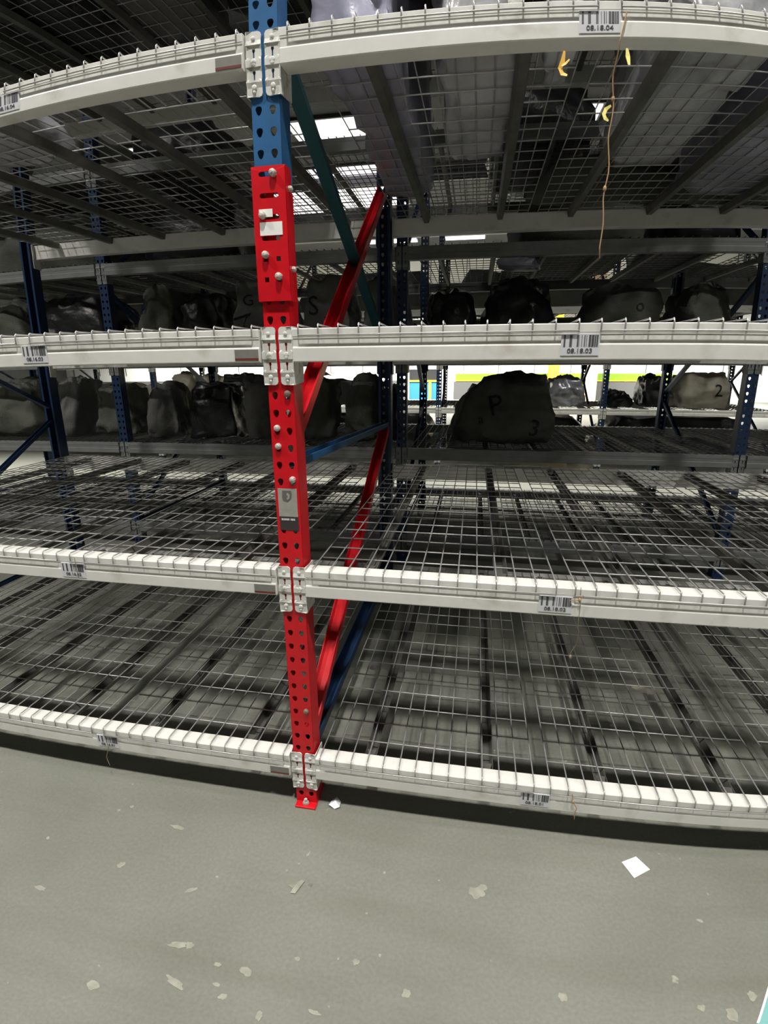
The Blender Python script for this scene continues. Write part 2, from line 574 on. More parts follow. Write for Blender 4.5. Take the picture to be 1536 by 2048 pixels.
def frame(x, y0, y1, label, main=False, front='blue', rear='darkblue', zt=4.75, group=None, lite=False):
    t = thing('rack_upright_frame', label, 'rack upright', (x, y0, 0), group)
    D = y1 - y0
    if main:
        post('front_post', .004, 2.0, 'red', t, (0, 0, 0))['label'] = 'red lower front post with two columns of teardrop holes'
        post('upper_front_post', 2.003, zt, 'blue', t, (0, .0, 0))['label'] = 'blue upper front post with teardrop holes'
    else:
        post('front_post', .004, zt, front, t, (0, 0, 0))
    post('rear_post', .004, zt, rear, t, (0, D, 0), -1)
    g = MB(); g.box(-.037, .040, -.028, .095, 0, .008); g.build('foot_plate', M['red' if main else front], t, bevel=.002)
    g = MB(); g.box(-.05, .05, D - .095, D + .028, 0, .008); g.build('foot_plate', M[rear], t, bevel=.002)
    if lite:
        for a, b in ((.3, 1.3), (2.3, 1.3), (2.3, 3.4)):
            brace(t, rear, .07, a, D - .07, b)
        return t
    if main:
        brace(t, 'red', .07, .255, D - .07, 1.17, wdt=.055)
        brace(t, 'red', .07, 1.34, D - .07, 2.50, wdt=.055)
        brace(t, 'green', .07, 2.41, D - .07, 1.66, wdt=.045)
        brace(t, 'blue', .07, 1.262, D - .07, 1.2, 'horizontal_brace', .05)
        brace(t, 'darkblue', .07, .215, D - .07, .245, 'horizontal_brace', .06)
        brace(t, 'green', .07, 2.5, D - .07, 3.6)
        g = MB()
        head(g, 0, -.008, .012, .012, .012); g.tube([(0, -.012, .006), (0, -.012, .03)], .006, 8)
        g.build('anchor_bolt', M['bolt'], t)
    else:
        brace(t, 'darkblue', .07, .22, D - .07, .22, 'horizontal_brace')
        brace(t, 'darkblue', .07, .3, D - .07, 1.2)
        brace(t, 'darkblue', .07, 2.15, D - .07, 1.3)
        brace(t, 'darkblue', .07, 2.3, D - .07, 3.3)
    return t


YA0, YA1 = 0.0, 1.79
YB0, YB1 = 2.47, 4.17
YC0, YC1 = 6.55, 8.25
names = {-3: 'far left', -2: 'second from the far left', -1: 'left', 0: 'middle', 1: 'right', 2: 'far right', 3: 'outermost right'}
FA = frame(0, YA0, YA1, 'red and blue perforated upright frame standing in the middle of the near rack', main=True)
for k in (-1, 1):
    frame(k * BAY, YA0, YA1, 'blue upright frame closing the %s bay of the near rack' % names[k])
for k in (-2, -1, 0, 1, 2):
    frame(k * BAY, YB0, YB1, 'dark blue upright frame of the second rack, %s one' % names[k], front='darkblue')
for k in range(-3, 3):
    frame(k * BAY, YC0, YC1, 'blue upright frame of the third rack, beyond the aisle, %s one' % names[k], front='darkblue', lite=True, zt=3.4)

# splice plate on the front post
t = FA
sp = MB()
x0, x1, z0, z1 = -.0455, .0455, 1.719, 2.046
zc = [z1]
rows = []
holes = []
for k in range(7):
    c = 2.027 - k * .0508
    holes.append((c, k))
edges = [z1] + [2.027 - (k + .5) * .0508 for k in range(6)] + [z0 + .012]
SLOT = lambda cx, cz: [(cx + sx * .020 + .006 * math.cos(a), cz + .006 * math.sin(a)) for sx, a in
                       [(-1, math.radians(d)) for d in (90, 135, 180, 225, 270)] + [(1, math.radians(d)) for d in (270, 315, 0, 45, 90)]]
SQ = lambda cx, cz: [(cx - .006, cz - .006), (cx + .006, cz - .006), (cx + .006, cz + .006), (cx - .006, cz + .006)]
for i in range(6):
    za, zb = edges[i + 1], edges[i]
    c = holes[i][0]
    if i < 4:
        sp.cell(x0, x1, za, zb, SLOT(0, c))
    else:
        sp.cell(x0, 0, za, zb, SQ(-.018, c))
        sp.cell(0, x1, za, zb, SQ(.018, c))
sp.add([(x0, 0, z0), (x1, 0, z0), (x1, 0, edges[6]), (x0, 0, edges[6])], [(0, 1, 2, 3)])
for sx, xx in ((-1, x0), (1, x1)):
    sp.add([(xx, 0, z0), (xx + sx * .0, .040, z0), (xx, .040, z1), (xx, 0, z1)], [(0, 1, 2, 3)])
spo = sp.build('splice_plate', M['red'], FA, (0.002, -.011, 0), weld=True, solid=.004)
spo['label'] = 'red splice plate with slots, bolted over the post joint'
for (bx, bz) in ((.017, 2.027), (-.017, 1.929), (-.015, 1.834), (.019, 1.780)):
    g = MB(); head(g, bx - .002, -.002, bz, .0095, .015); g.tube([(bx - .002, -.002, bz), (bx - .002, .02, bz)], .005, 8)
    g.build('bolt', M['bolt'], spo, smooth=False)
for bz in (1.995, 1.80):
    g = MB(); head(g, 0, 0, 0, .0075, .010)
    o = g.build('bolt', M['bolt'], spo, (.0475, .022, bz)); o.rotation_euler = (0, 0, math.pi / 2)
g = MB(); g.box(-.027, .010, -.0165, -.0155, 1.925, 1.944); o = g.build('paper_scrap', M['paper'], spo, (-.002, .0125, 0))
g = MB(); g.box(-.029, .033, -.0035, -.0025, 1.881, 1.913); o = g.build('blank_sticker', M['paper'], spo); o['label'] = 'pale blank sticker'
# bolts in the post holes
for (bx, bz) in ((.020, 1.473), (-.018, 1.375), (-.018, 1.322), (.020, 1.223), (.020, .407)):
    g = MB(); head(g, bx, -.0015, bz, .0095, .011)
    g.build('bolt', M['rusty' if bz < .5 or bz > 1.45 else 'bolt'], FA)
# inspection sticker
st = MB(); st.box(-.030, .030, -.0026, -.0016, 1.106, 1.194)
so = st.build('inspection_sticker', M['greysticker'], FA)
so['label'] = 'grey sticker with a dark shield emblem over a dark lower field'
g = MB(); g.extr([(-.015, 1.188), (.012, 1.188), (.014, 1.176), (.012, 1.164), (0, 1.152), (-.014, 1.156), (-.017, 1.166)], .0006, lambda a, b, d: (a, -.0026 - .0006 + d, b))
g.build('shield_emblem', M['greyprint'], so)
g = MB(); g.extr([(.001, 1.182), (.008, 1.174), (.006, 1.164), (.001, 1.158), (-.003, 1.163), (.002, 1.170), (-.003, 1.176)], .0006, lambda a, b, d: (a, -.0038 + d, b))
g.build('shield_mark', M['greysticker'], so)
g = MB(); g.box(-.029, .031, -.0027, -.0017, 1.062, 1.105)
g.build('dark_field', M['darksticker'], so)
g = MB()
xx = -.023
for wd in (.006, .004, .005, .006, .005, 0, .004, .006, .005):
    if wd: g.box(xx, xx + wd - .001, -.0033, -.0027, 1.094, 1.100)
    xx += max(wd, .003)
g.build('white_print_line', M['label'], so)


# ---------------------------------------------------------------- beams
def rail_mesh():
    g = MB()
    h = BH
    prof = [(-.018, 0), (.034, 0), (.036, -.002), (.036, -h + .002), (.034, -h), (-.019, -h), (-.0215, -h + .0025), (-.0215, -.052), (-.0200, -.0485), (-.0178, -.0475), (-.0178, -.0275), (-.0192, -.026), (-.0192, -.0225), (-.0200, -.021), (-.0200, -.002)]
    g.extr_x(list(reversed(prof)), .049, BAY - .049)
    me = g.mesh('beam_rail', M['beam'])
    bm = bmesh.new(); bm.from_mesh(me); bmesh.ops.recalc_face_normals(bm, faces=bm.faces); bm.to_mesh(me); bm.free()
    return me


def conn_mesh():
    """right-hand side of a post: front plate x .004..047, folded back along the beam end"""
    g = MB()
    xa, xb = .0045, .0465
    zt, zb = .006, -.150
    c = .009
    hy = -.007
    KEY = lambda cz: [(.0215, cz + .010), (.0285, cz + .010), (.0290, cz + .004), (.0270, cz), (.0270, cz - .012), (.0230, cz - .012), (.0230, cz), (.0210, cz + .004)]
    cells = [(zt - c, -.028, None), (-.028, -.064, -.046), (-.064, -.080, None), (-.080, -.116, -.098), (-.116, zb + c, None)]
    for a, b, kc in cells:
        if kc is None:
            g.add([(xa, hy, b), (xb, hy, b), (xb, hy, a), (xa, hy, a)], [(0, 1, 2, 3)])
        else:
            g.cell(xa, xb, b, a, KEY(kc), hy)
    g.add([(xa, hy, zt - c), (xb, hy, zt - c), (xb, hy, zt), (xa + c, hy, zt), (xa + c * .3, hy, zt - c * .3)], [(0, 1, 2, 3, 4)])
    g.add([(xa, hy, zb + c), (xa + c * .3, hy, zb + c * .3), (xa + c, hy, zb), (xb, hy, zb), (xb, hy, zb + c)], [(0, 1, 2, 3, 4)])
    g.add([(xb, hy, zb), (xb, .058, zb + .006), (xb, .060, zt), (xb, hy, zt)], [(0, 1, 2, 3)])
    me = g.mesh('end_connector', M['conn'])
    bm = bmesh.new(); bm.from_mesh(me)
    bmesh.ops.remove_doubles(bm, verts=bm.verts, dist=.00005)
    bmesh.ops.recalc_face_normals(bm, faces=bm.faces)
    bmesh.ops.solidify(bm, geom=bm.faces[:], thickness=.0035)
    bm.to_mesh(me); bm.free()
    return me


def rivets_mesh():
    g = MB()
    for z, r in ((-.012, .0055), (-.068, .0075), (-.075, .0055), (-.128, .0065), (-.139, .004)):
        head(g, .025, -.0085, z, r, .004, 10)
    return g.mesh('rivets', M['conn'])


RAIL, CONN, RIV = rail_mesh(), conn_mesh(), rivets_mesh()
CONN_L = CONN.copy()
CONN_L.transform(Matrix.Diagonal((-1, 1, 1, 1))); CONN_L.flip_normals()
RIV_L = RIV.copy()
RIV_L.transform(Matrix.Diagonal((-1, 1, 1, 1))); RIV_L.flip_normals()


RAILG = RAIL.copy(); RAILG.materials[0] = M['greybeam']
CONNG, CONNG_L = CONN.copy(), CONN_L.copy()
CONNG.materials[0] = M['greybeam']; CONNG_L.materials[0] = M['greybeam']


def beam(k, y, z, label, back=False, detail=True, group=None, grey=False):
    t = thing('shelf_beam', label, 'shelf beam', (k * BAY if not back else (k + 1) * BAY, y, z), group)
    if back:
        t.rotation_euler = (0, 0, math.pi)
    put('beam_rail', RAILG if grey else RAIL, t)
    c = put('end_connector', CONNG if grey else CONN, t)
    if detail: put('rivet_heads', RIV, c)['kind'] = 'stuff'
    c = put('end_connector', CONNG_L if grey else CONN_L, t, (BAY, 0, 0))
    if detail: put('rivet_heads', RIV_L, c)['kind'] = 'stuff'
    return t


def barcode(parent, x, code, right=True):
    g = MB()
    wd, h = .092, .046
    g.box(x - wd / 2, x + wd / 2, -.0232, -.0200, -.0775, -.0265)
    o = g.build('barcode_label', M['label'], parent)
    o['label'] = 'white barcode label reading ' + code
    bars = [(-.040, .004), (-.026, .004), (-.0215, .0015), (-.008, .003), (-.004, .001), (.003, .001), (.009, .002), (.014, .0012), (.020, .005), (.0265, .006), (.034, .003), (.0385, .0035)]
    for bx, bw in bars:
        g = MB(); g.box(x + bx, x + bx + bw, -.0240, -.0228, -.056, -.0285)
        g.build('bar', M['ink'], o)
    text_mesh('location_code', code, .0155, M['ink'], (x, -.0238, -.0665), parent=o, squeeze=1.15)
    return o


def load_sticker(parent, x0, x1):
    g = MB(); g.box(x0, x1, -.0232, -.021, -.083, -.0535)
    o = g.build('load_sticker', M['loadsticker'], parent)
    g = MB(); g.box(x0, x1, -.0236, -.0225, -.083, -.0765); g.build('red_stripe', M['loadred'], o)
    return o


ord_ = ['lowest', 'second', 'third', 'top', 'overhead', 'added unseen']  # last shelf added above view, its loads block lamp light
codes = ['08.18.01', '08.18.02', '08.18.03', '08.18.04']
for lv in range(6):
    for k in (-1, 0):
        side = 'left' if k < 0 else 'right'
        b = beam(k, 0, ZT[lv], 'white front beam of the %s shelf, %s of the red post' % (ord_[lv], side))
        if lv < 4:
            if k == 0:
                barcode(b, .80, codes[lv])
            else:
                barcode(b, BAY - .785, codes[lv].replace('18', '16'))
                load_sticker(b, BAY - .122, BAY - .052)
        beam(k, YA1, ZT[lv], 'rear beam of the %s shelf, near rack, %s bay' % (ord_[lv], side), back=True, detail=False)
bayn = {-2: 'far left', -1: 'left', 0: 'right', 1: 'far right', -3: 'leftmost'}
for lv in range(5):
    for k in (-2, -1, 0, 1):
        for bk in (0, 1):
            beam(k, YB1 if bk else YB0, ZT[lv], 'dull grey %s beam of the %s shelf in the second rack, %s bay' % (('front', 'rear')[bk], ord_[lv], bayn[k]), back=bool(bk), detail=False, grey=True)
for lv in range(4):
    for k in range(-3, 2):
        for bk in (0, 1):
            beam(k, YC1 if bk else YC0, ZT[lv], '%s beam of the %s shelf in the third rack, %s bay' % (('front', 'rear')[bk], ord_[lv], bayn[k]), back=bool(bk), detail=False)


# ---------------------------------------------------------------- wire decks
WS = .0559
CSP = .1014


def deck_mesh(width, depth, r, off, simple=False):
    g = MB()
    n = int((width - .012) / WS)
    st_ = (width - n * WS) / 2
    zw = r + .0006
    for i in range(n + 1):
        x = st_ + i * WS
        if simple:
            g.box(x - r, x + r, -.02, depth + .0, 0, 2 * r)
        else:
            yf = -.0205 - r - .0004
            pts = [(x, yf, -.0265), (x, yf, -.004), (x, yf + .0012, zw * .2 + .0008), (x, yf + .0045, zw + .0022), (x, yf + .012, zw + .0008), (x, .30, zw), (x, .7, zw), (x, depth, zw)]
            g.tube(pts, r, 6)
    y = -.004
    kk = 0
    ys = []
    while y < depth - .02:
        if kk > 0: ys.append(y)
        y += CSP
        kk += 1
    for y in ys:
        if simple: g.box(st_, width - st_, y - r, y + r, -2 * r, 0)
        else: g.tube([(st_, y, -r), (width - st_, y, -r)], r, 6)
    if not simple:
        g.tube([(st_, -.0205 - 3 * r - .0006, -.0235), (width - st_, -.0205 - 3 * r - .0006, -.0235)], r, 6)
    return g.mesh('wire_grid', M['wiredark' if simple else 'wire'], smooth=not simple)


def channel_mesh(depth):
    g = MB()
    w_, h, t_ = .021, .030, .0016
    # shallow steel channel under the wires, flared tongue resting on each beam
    y0, y1 = .040, depth - .040
    pr = [(-w_, -.008), (-w_ * .6, -.008 - h), (w_ * .6, -.008 - h), (w_, -.008), (w_ - t_, -.008), (w_ * .6 - t_, -.008 - h + t_), (-w_ * .6 + t_, -.008 - h + t_), (-w_ + t_, -.008)]
    n = len(pr)
    g.add([(a, y0, b) for a, b in pr] + [(a, y1, b) for a, b in pr], [(i, (i + 1) % n, (i + 1) % n + n, i + n) for i in range(n)] + [tuple(reversed(range(n))), tuple(range(n, 2 * n))])
    for ya, yb in ((.022, y0 + .02), (y1 - .02, depth - .022)):
        g.add([(-.008, ya, -.0055), (.008, ya, -.0055), (.017, yb, -.0055), (-.017, yb, -.0055), (-.008, ya, -.0075), (.008, ya, -.0075), (.017, yb, -.009), (-.017, yb, -.009)],
              [(0, 3, 2, 1), (4, 5, 6, 7), (0, 1, 5, 4), (1, 2, 6, 5), (2, 3, 7, 6), (3, 0, 4, 7)])
    me = g.mesh('support_channel', M['chan'])
    bm = bmesh.new(); bm.from_mesh(me); bmesh.ops.recalc_face_normals(bm, faces=bm.faces); bm.to_mesh(me); bm.free()
    return me


DW = .775
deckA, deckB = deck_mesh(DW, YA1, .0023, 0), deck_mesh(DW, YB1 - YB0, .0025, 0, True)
chA, chB = channel_mesh(YA1), channel_mesh(YB1 - YB0)
pos3 = {0: 'left', 1: 'middle', 2: 'right'}


def deck(k, j, y, z, lv, mesh, ch, label, dx=0.0, group=None):
    t = thing('wire_deck', label, 'wire deck', (k * BAY + .046 + j * .7795 + dx, y, z + .0048), group)
    put('wire_grid', mesh, t)['kind'] = 'stuff'
    for cx in (.195, .60):
        put('support_channel', ch, t, (cx, 0, 0))
    return t


for lv in range(6):
    for k in (-1, 0):
        for j in range(3):
            deck(k, j, 0, ZT[lv] if lv != 4 else ZT[lv], lv, deckA, chA, '%s wire mesh deck of the %s shelf, %s of the red post' % (pos3[j], ord_[lv], 'left' if k < 0 else 'right'), dx=((-.006, .003, -.004, .0, .004, 0)[lv]) * .7)
for lv in range(5):
    for k in (-2, -1, 0, 1):
        for j in range(3):
            deck(k, j, YB0, ZT[lv], lv, deckB, chB, '%s wire mesh deck on the %s shelf of the second rack, %s bay' % (pos3[j], ord_[lv], bayn[k]))
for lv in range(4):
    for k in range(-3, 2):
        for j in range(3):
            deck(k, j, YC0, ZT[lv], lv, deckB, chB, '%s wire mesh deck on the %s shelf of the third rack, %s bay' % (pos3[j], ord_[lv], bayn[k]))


# ---------------------------------------------------------------- sacks
def sack(name, label, cat, xa, xb, ya, yb, z, zt, m, seed, rnd=.45, lump=.07, topk=.8, lean=0., rz=0., n=14, group=None, letters=None, crease=.03):
    if ya > 2 and ya < 4 and z < 2 and zt > 1.3 and zt - z > .3: zt = zt + (.035 if z < 1.2 else .06)
    sx, sy, sz = (xb - xa) / 2, (yb - ya) / 2, (zt - z) / 2
    g = bmesh.new()
    bmesh.ops.create_cube(g, size=2)
    bmesh.ops.subdivide_edges(g, edges=g.edges[:], cuts=n, use_grid_fill=True)
    off = Vector((seed * 3.1, seed * 1.7, seed * .9))
    for v in g.verts:
        p = v.co.copy()
        q = p.normalized() * 1.08
        c = p.lerp(q, rnd)
        k = 1 - (1 - topk) * max(0, c.z * .5 + .5) ** 1.5
        c.x *= k
        c.y *= k
        s_ = Vector((c.x * sx, c.y * sy, c.z * sz))
        nn = noise.noise_vector(s_ * 3.2 + off) * lump + noise.noise_vector(s_ * 9 + off) * lump * .4
        ridge = (1 - abs(noise.noise(s_ * 7 + off * 2)) * 2.2) * crease + (1 - abs(noise.noise(s_ * 16 + off)) * 2) * crease * .4
        s_ = s_ + nn + c.normalized() * ridge
        s_.x += lean * (s_.z + sz)
        s_.z = max(s_.z, -sz)
        v.co = s_ + Vector((0, 0, sz))
    for ax, half in ((0, sx), (1, sy)):
        lo = min(v.co[ax] for v in g.verts); hi = max(v.co[ax] for v in g.verts)
        for v in g.verts:
            v.co[ax] = -half * .985 + (v.co[ax] - lo) / (hi - lo) * 2 * half * .985
    hi = max(v.co.z for v in g.verts)
    for v in g.verts:
        v.co.z *= 2 * sz / hi
    me = bpy.data.meshes.new(name)
    g.normal_update()
    g.to_mesh(me)
    me.materials.append(M[m])
    for p in me.polygons:
        p.use_smooth = True
    body = put(name, me)
    body.location = ((xa + xb) / 2, (ya + yb) / 2, z + .0108)
    body.rotation_euler = (0, 0, rz)
    tag(body, label, cat, group)
    if letters:
        tree = BVHTree.FromBMesh(g)
        for (ch, lx, lz, size, rot) in letters:
            t = text_mesh('printed_letter', ch, size, M['sackink'], (0, 0, 0), (0, 0, 0), body, extrude=0)
            bm = bmesh.new(); bm.from_mesh(t.data)
            bmesh.ops.triangulate(bm, faces=bm.faces[:])
            bmesh.ops.subdivide_edges(bm, edges=bm.edges[:], cuts=2)
            for v in bm.verts:
                a, b = v.co.x, v.co.y
                X = lx + a * math.cos(rot) - b * math.sin(rot)
                Z = lz + a * math.sin(rot) + b * math.cos(rot)
                h = tree.ray_cast(Vector((X, -3, Z)), Vector((0, 1, 0)))
                yy = h[0].y if h[0] else -sy
                v.co = Vector((X, yy - .006, Z))
            bm.to_mesh(t.data); bm.free()
    g.free()
    return body


Z1, Z2, Z3, Z4 = ZT[1], ZT[2], ZT[3], ZT[4]
yb0 = YB0 + .14
# second rack, shelf just below eye level
sack('filled_sack', 'dark sack slumped at the far left edge, below the third shelf beam', 'sack', -4.2, -3.45, yb0, 3.3, Z1, 1.46, 'sack', 1)
sack('filled_sack', 'leaning grey-green sack beside the dark left post', 'sack', -3.36, -2.95, yb0, 3.1, Z1, 1.46, 'sack2', 2, lean=.35, topk=.85)
sack('filled_sack', 'wide folded sack left of the red post with pale creases', 'sack', -2.92, -2.48, yb0 + .1, 3.2, Z1, 1.38, 'sack', 3)
sack('filled_sack', 'upright creased grey sack between two darker sacks', 'sack', -2.34, -2.0, yb0, 3.1, Z1, 1.40, 'sack2', 4)
sack('bin_bag', 'smooth black bag left of the red post', 'bag', -1.95, -1.46, yb0 + .05, 3.2, Z1, 1.39, 'blackbag', 5, rnd=.3)
sack('filled_sack', 'olive sack directly left of the red post connector', 'sack', -1.40, -1.06, yb0, 3.0, Z1, 1.45, 'sack2', 6, lean=-.15)
sack('filled_sack', 'dark sack with a torn white top right of the red post', 'sack', -.96, -.58, yb0, 3.1, Z1, 1.43, 'sack', 7)
sack('filled_sack', 'dark lumpy sack behind the rear blue post', 'sack', -.56, -.20, yb0, 3.2, Z1, 1.46, 'sack', 8)
sack('bin_bag', 'narrow black bag standing right of the rear blue post', 'bag', -.18, -.045, yb0, 3.0, Z1, 1.37, 'blackbag', 9, n=9)
sack('filled_sack', 'big leaning dark sack printed with a letter P', 'sack', .34, 1.20, yb0, 3.3, Z1, 1.47, 'sack', 10, lean=.12, topk=.6, letters=[('P', -.06, .30, .22, .22), ('3', .24, .13, .18, -.2), ('a', -.17, .2, .1, .2)])
# second rack, shelf above eye level
sack('filled_sack', 'dark sack on the third shelf at the far left edge', 'sack', -3.95, -3.42, yb0, 3.3, Z2, 2.16, 'sack', 11)
sack('bin_bag', 'black bag with a pale top fold on the third shelf, left', 'bag', -3.34, -2.56, yb0, 3.3, Z2, 2.16, 'blackbag', 12)
sack('filled_sack', 'rounded dark sack above the barcode side of the left bay', 'sack', -2.36, -1.93, yb0, 3.2, Z2, 2.17, 'sack', 13)
sack('filled_sack', 'square dark sack on the third shelf, second left of the red post', 'sack', -1.90, -1.52, yb0, 3.2, Z2, 2.10, 'blackbag', 14)
sack('filled_sack', 'grey sack with printed letter G left of the splice plate', 'sack', -1.42, -.88, yb0 - .05, 3.1, Z2, 2.17, 'sack2', 15, rnd=.3, letters=[('G', -.10, .40, .12, .1), ('Z', -.12, .20, .24, .3)])
sack('filled_sack', 'grey sack with black printed marks right of the splice plate', 'sack', -.83, -.40, yb0 - .05, 3.1, Z2, 2.15, 'sack2', 16, rnd=.3, letters=[('G', .10, .38, .12, 0), ('S', -.10, .34, .2, 0), ('7', .05, .2, .2, .3)])
sack('filled_sack', 'grey sack partly hidden by the rear blue post', 'sack', -.38, -.045, yb0, 3.1, Z2, 2.16, 'sack2', 17, topk=.7)
sack('bin_bag', 'low black bag right of the rear blue post on the third shelf', 'bag', .12, .54, yb0, 3.1, Z2, 2.06, 'blackbag', 18)
sack('bin_bag', 'tall lumpy black bag topped with lilac plastic', 'bag', .55, 1.18, yb0, 3.3, Z2, 2.16, 'blackbag', 19, lump=.1)
sack('plastic_bundle', 'lilac plastic bundle lying on the tall black bag', 'plastic bundle', .66, 1.0, yb0 + .05, 2.95, 2.235, 2.33, 'film', 20, n=9)
sack('filled_sack', 'long low dark sack on the third shelf, right part', 'sack', 1.26, 1.90, yb0, 3.3, Z2, 2.09, 'sack', 21, letters=[('o', .1, .3, .12, 0)])
sack('filled_sack', 'dark spotted sack at the right edge on the third shelf', 'sack', 1.93, 2.36, yb0, 3.3, Z2, 2.08, 'sack', 22)
# third rack
yc0 = YC0 + .1
sack('plastic_bundle', 'shiny silver film bundle beyond the lettered sack', 'plastic bundle', 1.62, 2.24, yc0, 7.5, Z1, 1.42, 'silver', 23, lump=.08, crease=.05)
sack('bin_bag', 'low black heap on the white beam beyond the aisle', 'bag', 2.5, 2.9, yc0, 7.4, Z1, 1.20, 'blackbag', 24)
sack('bin_bag', 'tall black box-like bag left of the blue post beyond the aisle', 'bag', 3.0, 3.38, yc0, 7.4, Z1, 1.44, 'blackbag', 25, rnd=.25)
sack('filled_sack', 'grey-brown sack on the white beam right of the blue post', 'sack', 3.46, 4.24, yc0, 7.4, Z1, 1.46, 'beige', 26, rnd=.3, letters=[('2', .18, .25, .25, 0)])
for i, (a, b, top, lb) in enumerate([(-6.2, -5.92, 1.30, 'first pale bundle from the left on the far shelf'), (-5.88, -5.6, 1.34, 'second pale bundle from the left on the far shelf'),
                                     (-5.52, -5.25, 1.32, 'third pale bundle from the left on the far shelf'), (-5.2, -4.9, 1.30, 'fourth pale bundle from the left on the far shelf')]):
    sack('plastic_bundle', lb, 'plastic bundle', a, b, yc0, 7.2, Z1, top, 'beige', 30 + i, n=8)
sack('filled_sack', 'beige rounded sack seen left of the red post on the far shelf', 'sack', -4.62, -4.18, yc0, 7.3, Z1, 1.50, 'beige', 35, n=10)
sack('filled_sack', 'smaller beige sack with a white top on the far shelf', 'sack', -4.12, -3.80, yc0, 7.3, Z1, 1.46, 'beige', 36, n=10)
sack('bin_bag', 'black block-like bag right of the beige sacks on the far shelf', 'bag', -3.72, -3.1, yc0, 7.3, Z1, 1.47, 'blackbag', 37, n=8, rnd=.2)
sack('bin_bag', 'dark bag on the far shelf just right of the red post', 'bag', -2.3, -1.2, yc0, 7.4, Z1, 1.36, 'blackbag', 38, n=9)
sack('bin_bag', 'dark low bag on the far shelf behind the lettered sack', 'bag', .35, 1.5, yc0, 7.4, Z1, 1.30, 'blackbag', 39, n=9)
POSN = ['leftmost', 'second from left', 'middle', 'fourth from left', 'rightmost']
for i, (a, b) in enumerate([(-7.2, -4.9), (-4.75, -2.5), (-2.35, -.07), (.07, 2.35), (2.5, 4.7)]):
    sack('filled_sack', 'dark load on the lowest shelf beyond the lit aisle, %s one' % POSN[i], 'sack', a, b, yc0 + .1, 8.1, ZT[0], .83, 'blackbag', 80 + i, n=10, rnd=.15)
    sack('filled_sack', 'dark load on the top shelf beyond the lit aisle, %s one' % POSN[i], 'sack', a, b, yc0 + .1, 8.1, Z3, 3.0, 'sack', 90 + i, n=10, rnd=.2)
for i, (k, a, b) in enumerate([(0, -7.2, -4.95), (1, -4.75, -2.5), (2, -2.35, -.15), (3, .12, 2.3), (4, 2.55, 4.7)]):
    sack('filled_sack', 'bulky dark sack on the third shelf beyond the lit aisle, %s one' % POSN[i], 'sack', a, b, yc0, 8.0, Z2, 2.24, 'sack', 40 + i, n=10, rnd=.25)
# near rack, top shelf: plastic wrapped goods seen over and through the mesh
yt = .07
sack('plastic_bundle', 'grey-lilac plastic bundle on the top shelf next to the blue post', 'plastic bundle', .05, .33, yt, 1.45, Z3, 2.98, 'film', 50, rnd=.14, lump=.05, topk=.95)
sack('plastic_bundle', 'narrow lilac plastic bundle on the top shelf, second from the blue post', 'plastic bundle', .375, .66, yt, 1.05, Z3, 2.95, 'film2', 51, rnd=.16, lump=.05, topk=.95)
sack('plastic_bundle', 'grey film bundle on the top shelf left of the black gap', 'plastic bundle', .70, .80, yt + .03, .5, Z3, 2.78, 'film2', 52, rnd=.3, lump=.03, n=9)
sack('plastic_bundle', 'large grey plastic bundle on the top shelf near the right edge', 'plastic bundle', 1.0, 1.40, yt, 1.2, Z3, 3.0, 'film2', 53, rnd=.18, lump=.06, topk=.95, lean=.12)
sack('plastic_bundle', 'pale plastic bundle on the top shelf at the right edge', 'plastic bundle', 1.42, 2.2, yt, 1.6, Z3, 2.95, 'film', 54, rnd=.3, lump=.06)
sack('plastic_bundle', 'greyish plastic bundle on the top shelf of the left bay', 'plastic bundle', -1.42, -.98, yt, .62, Z3, 2.50, 'film2', 55, rnd=.4, lump=.05)
sack('filled_sack', 'long dark sack on the top shelf behind, right bay', 'sack', .75, 2.3, 1.62, 1.74, Z3, 2.6, 'sack', 56, n=10)
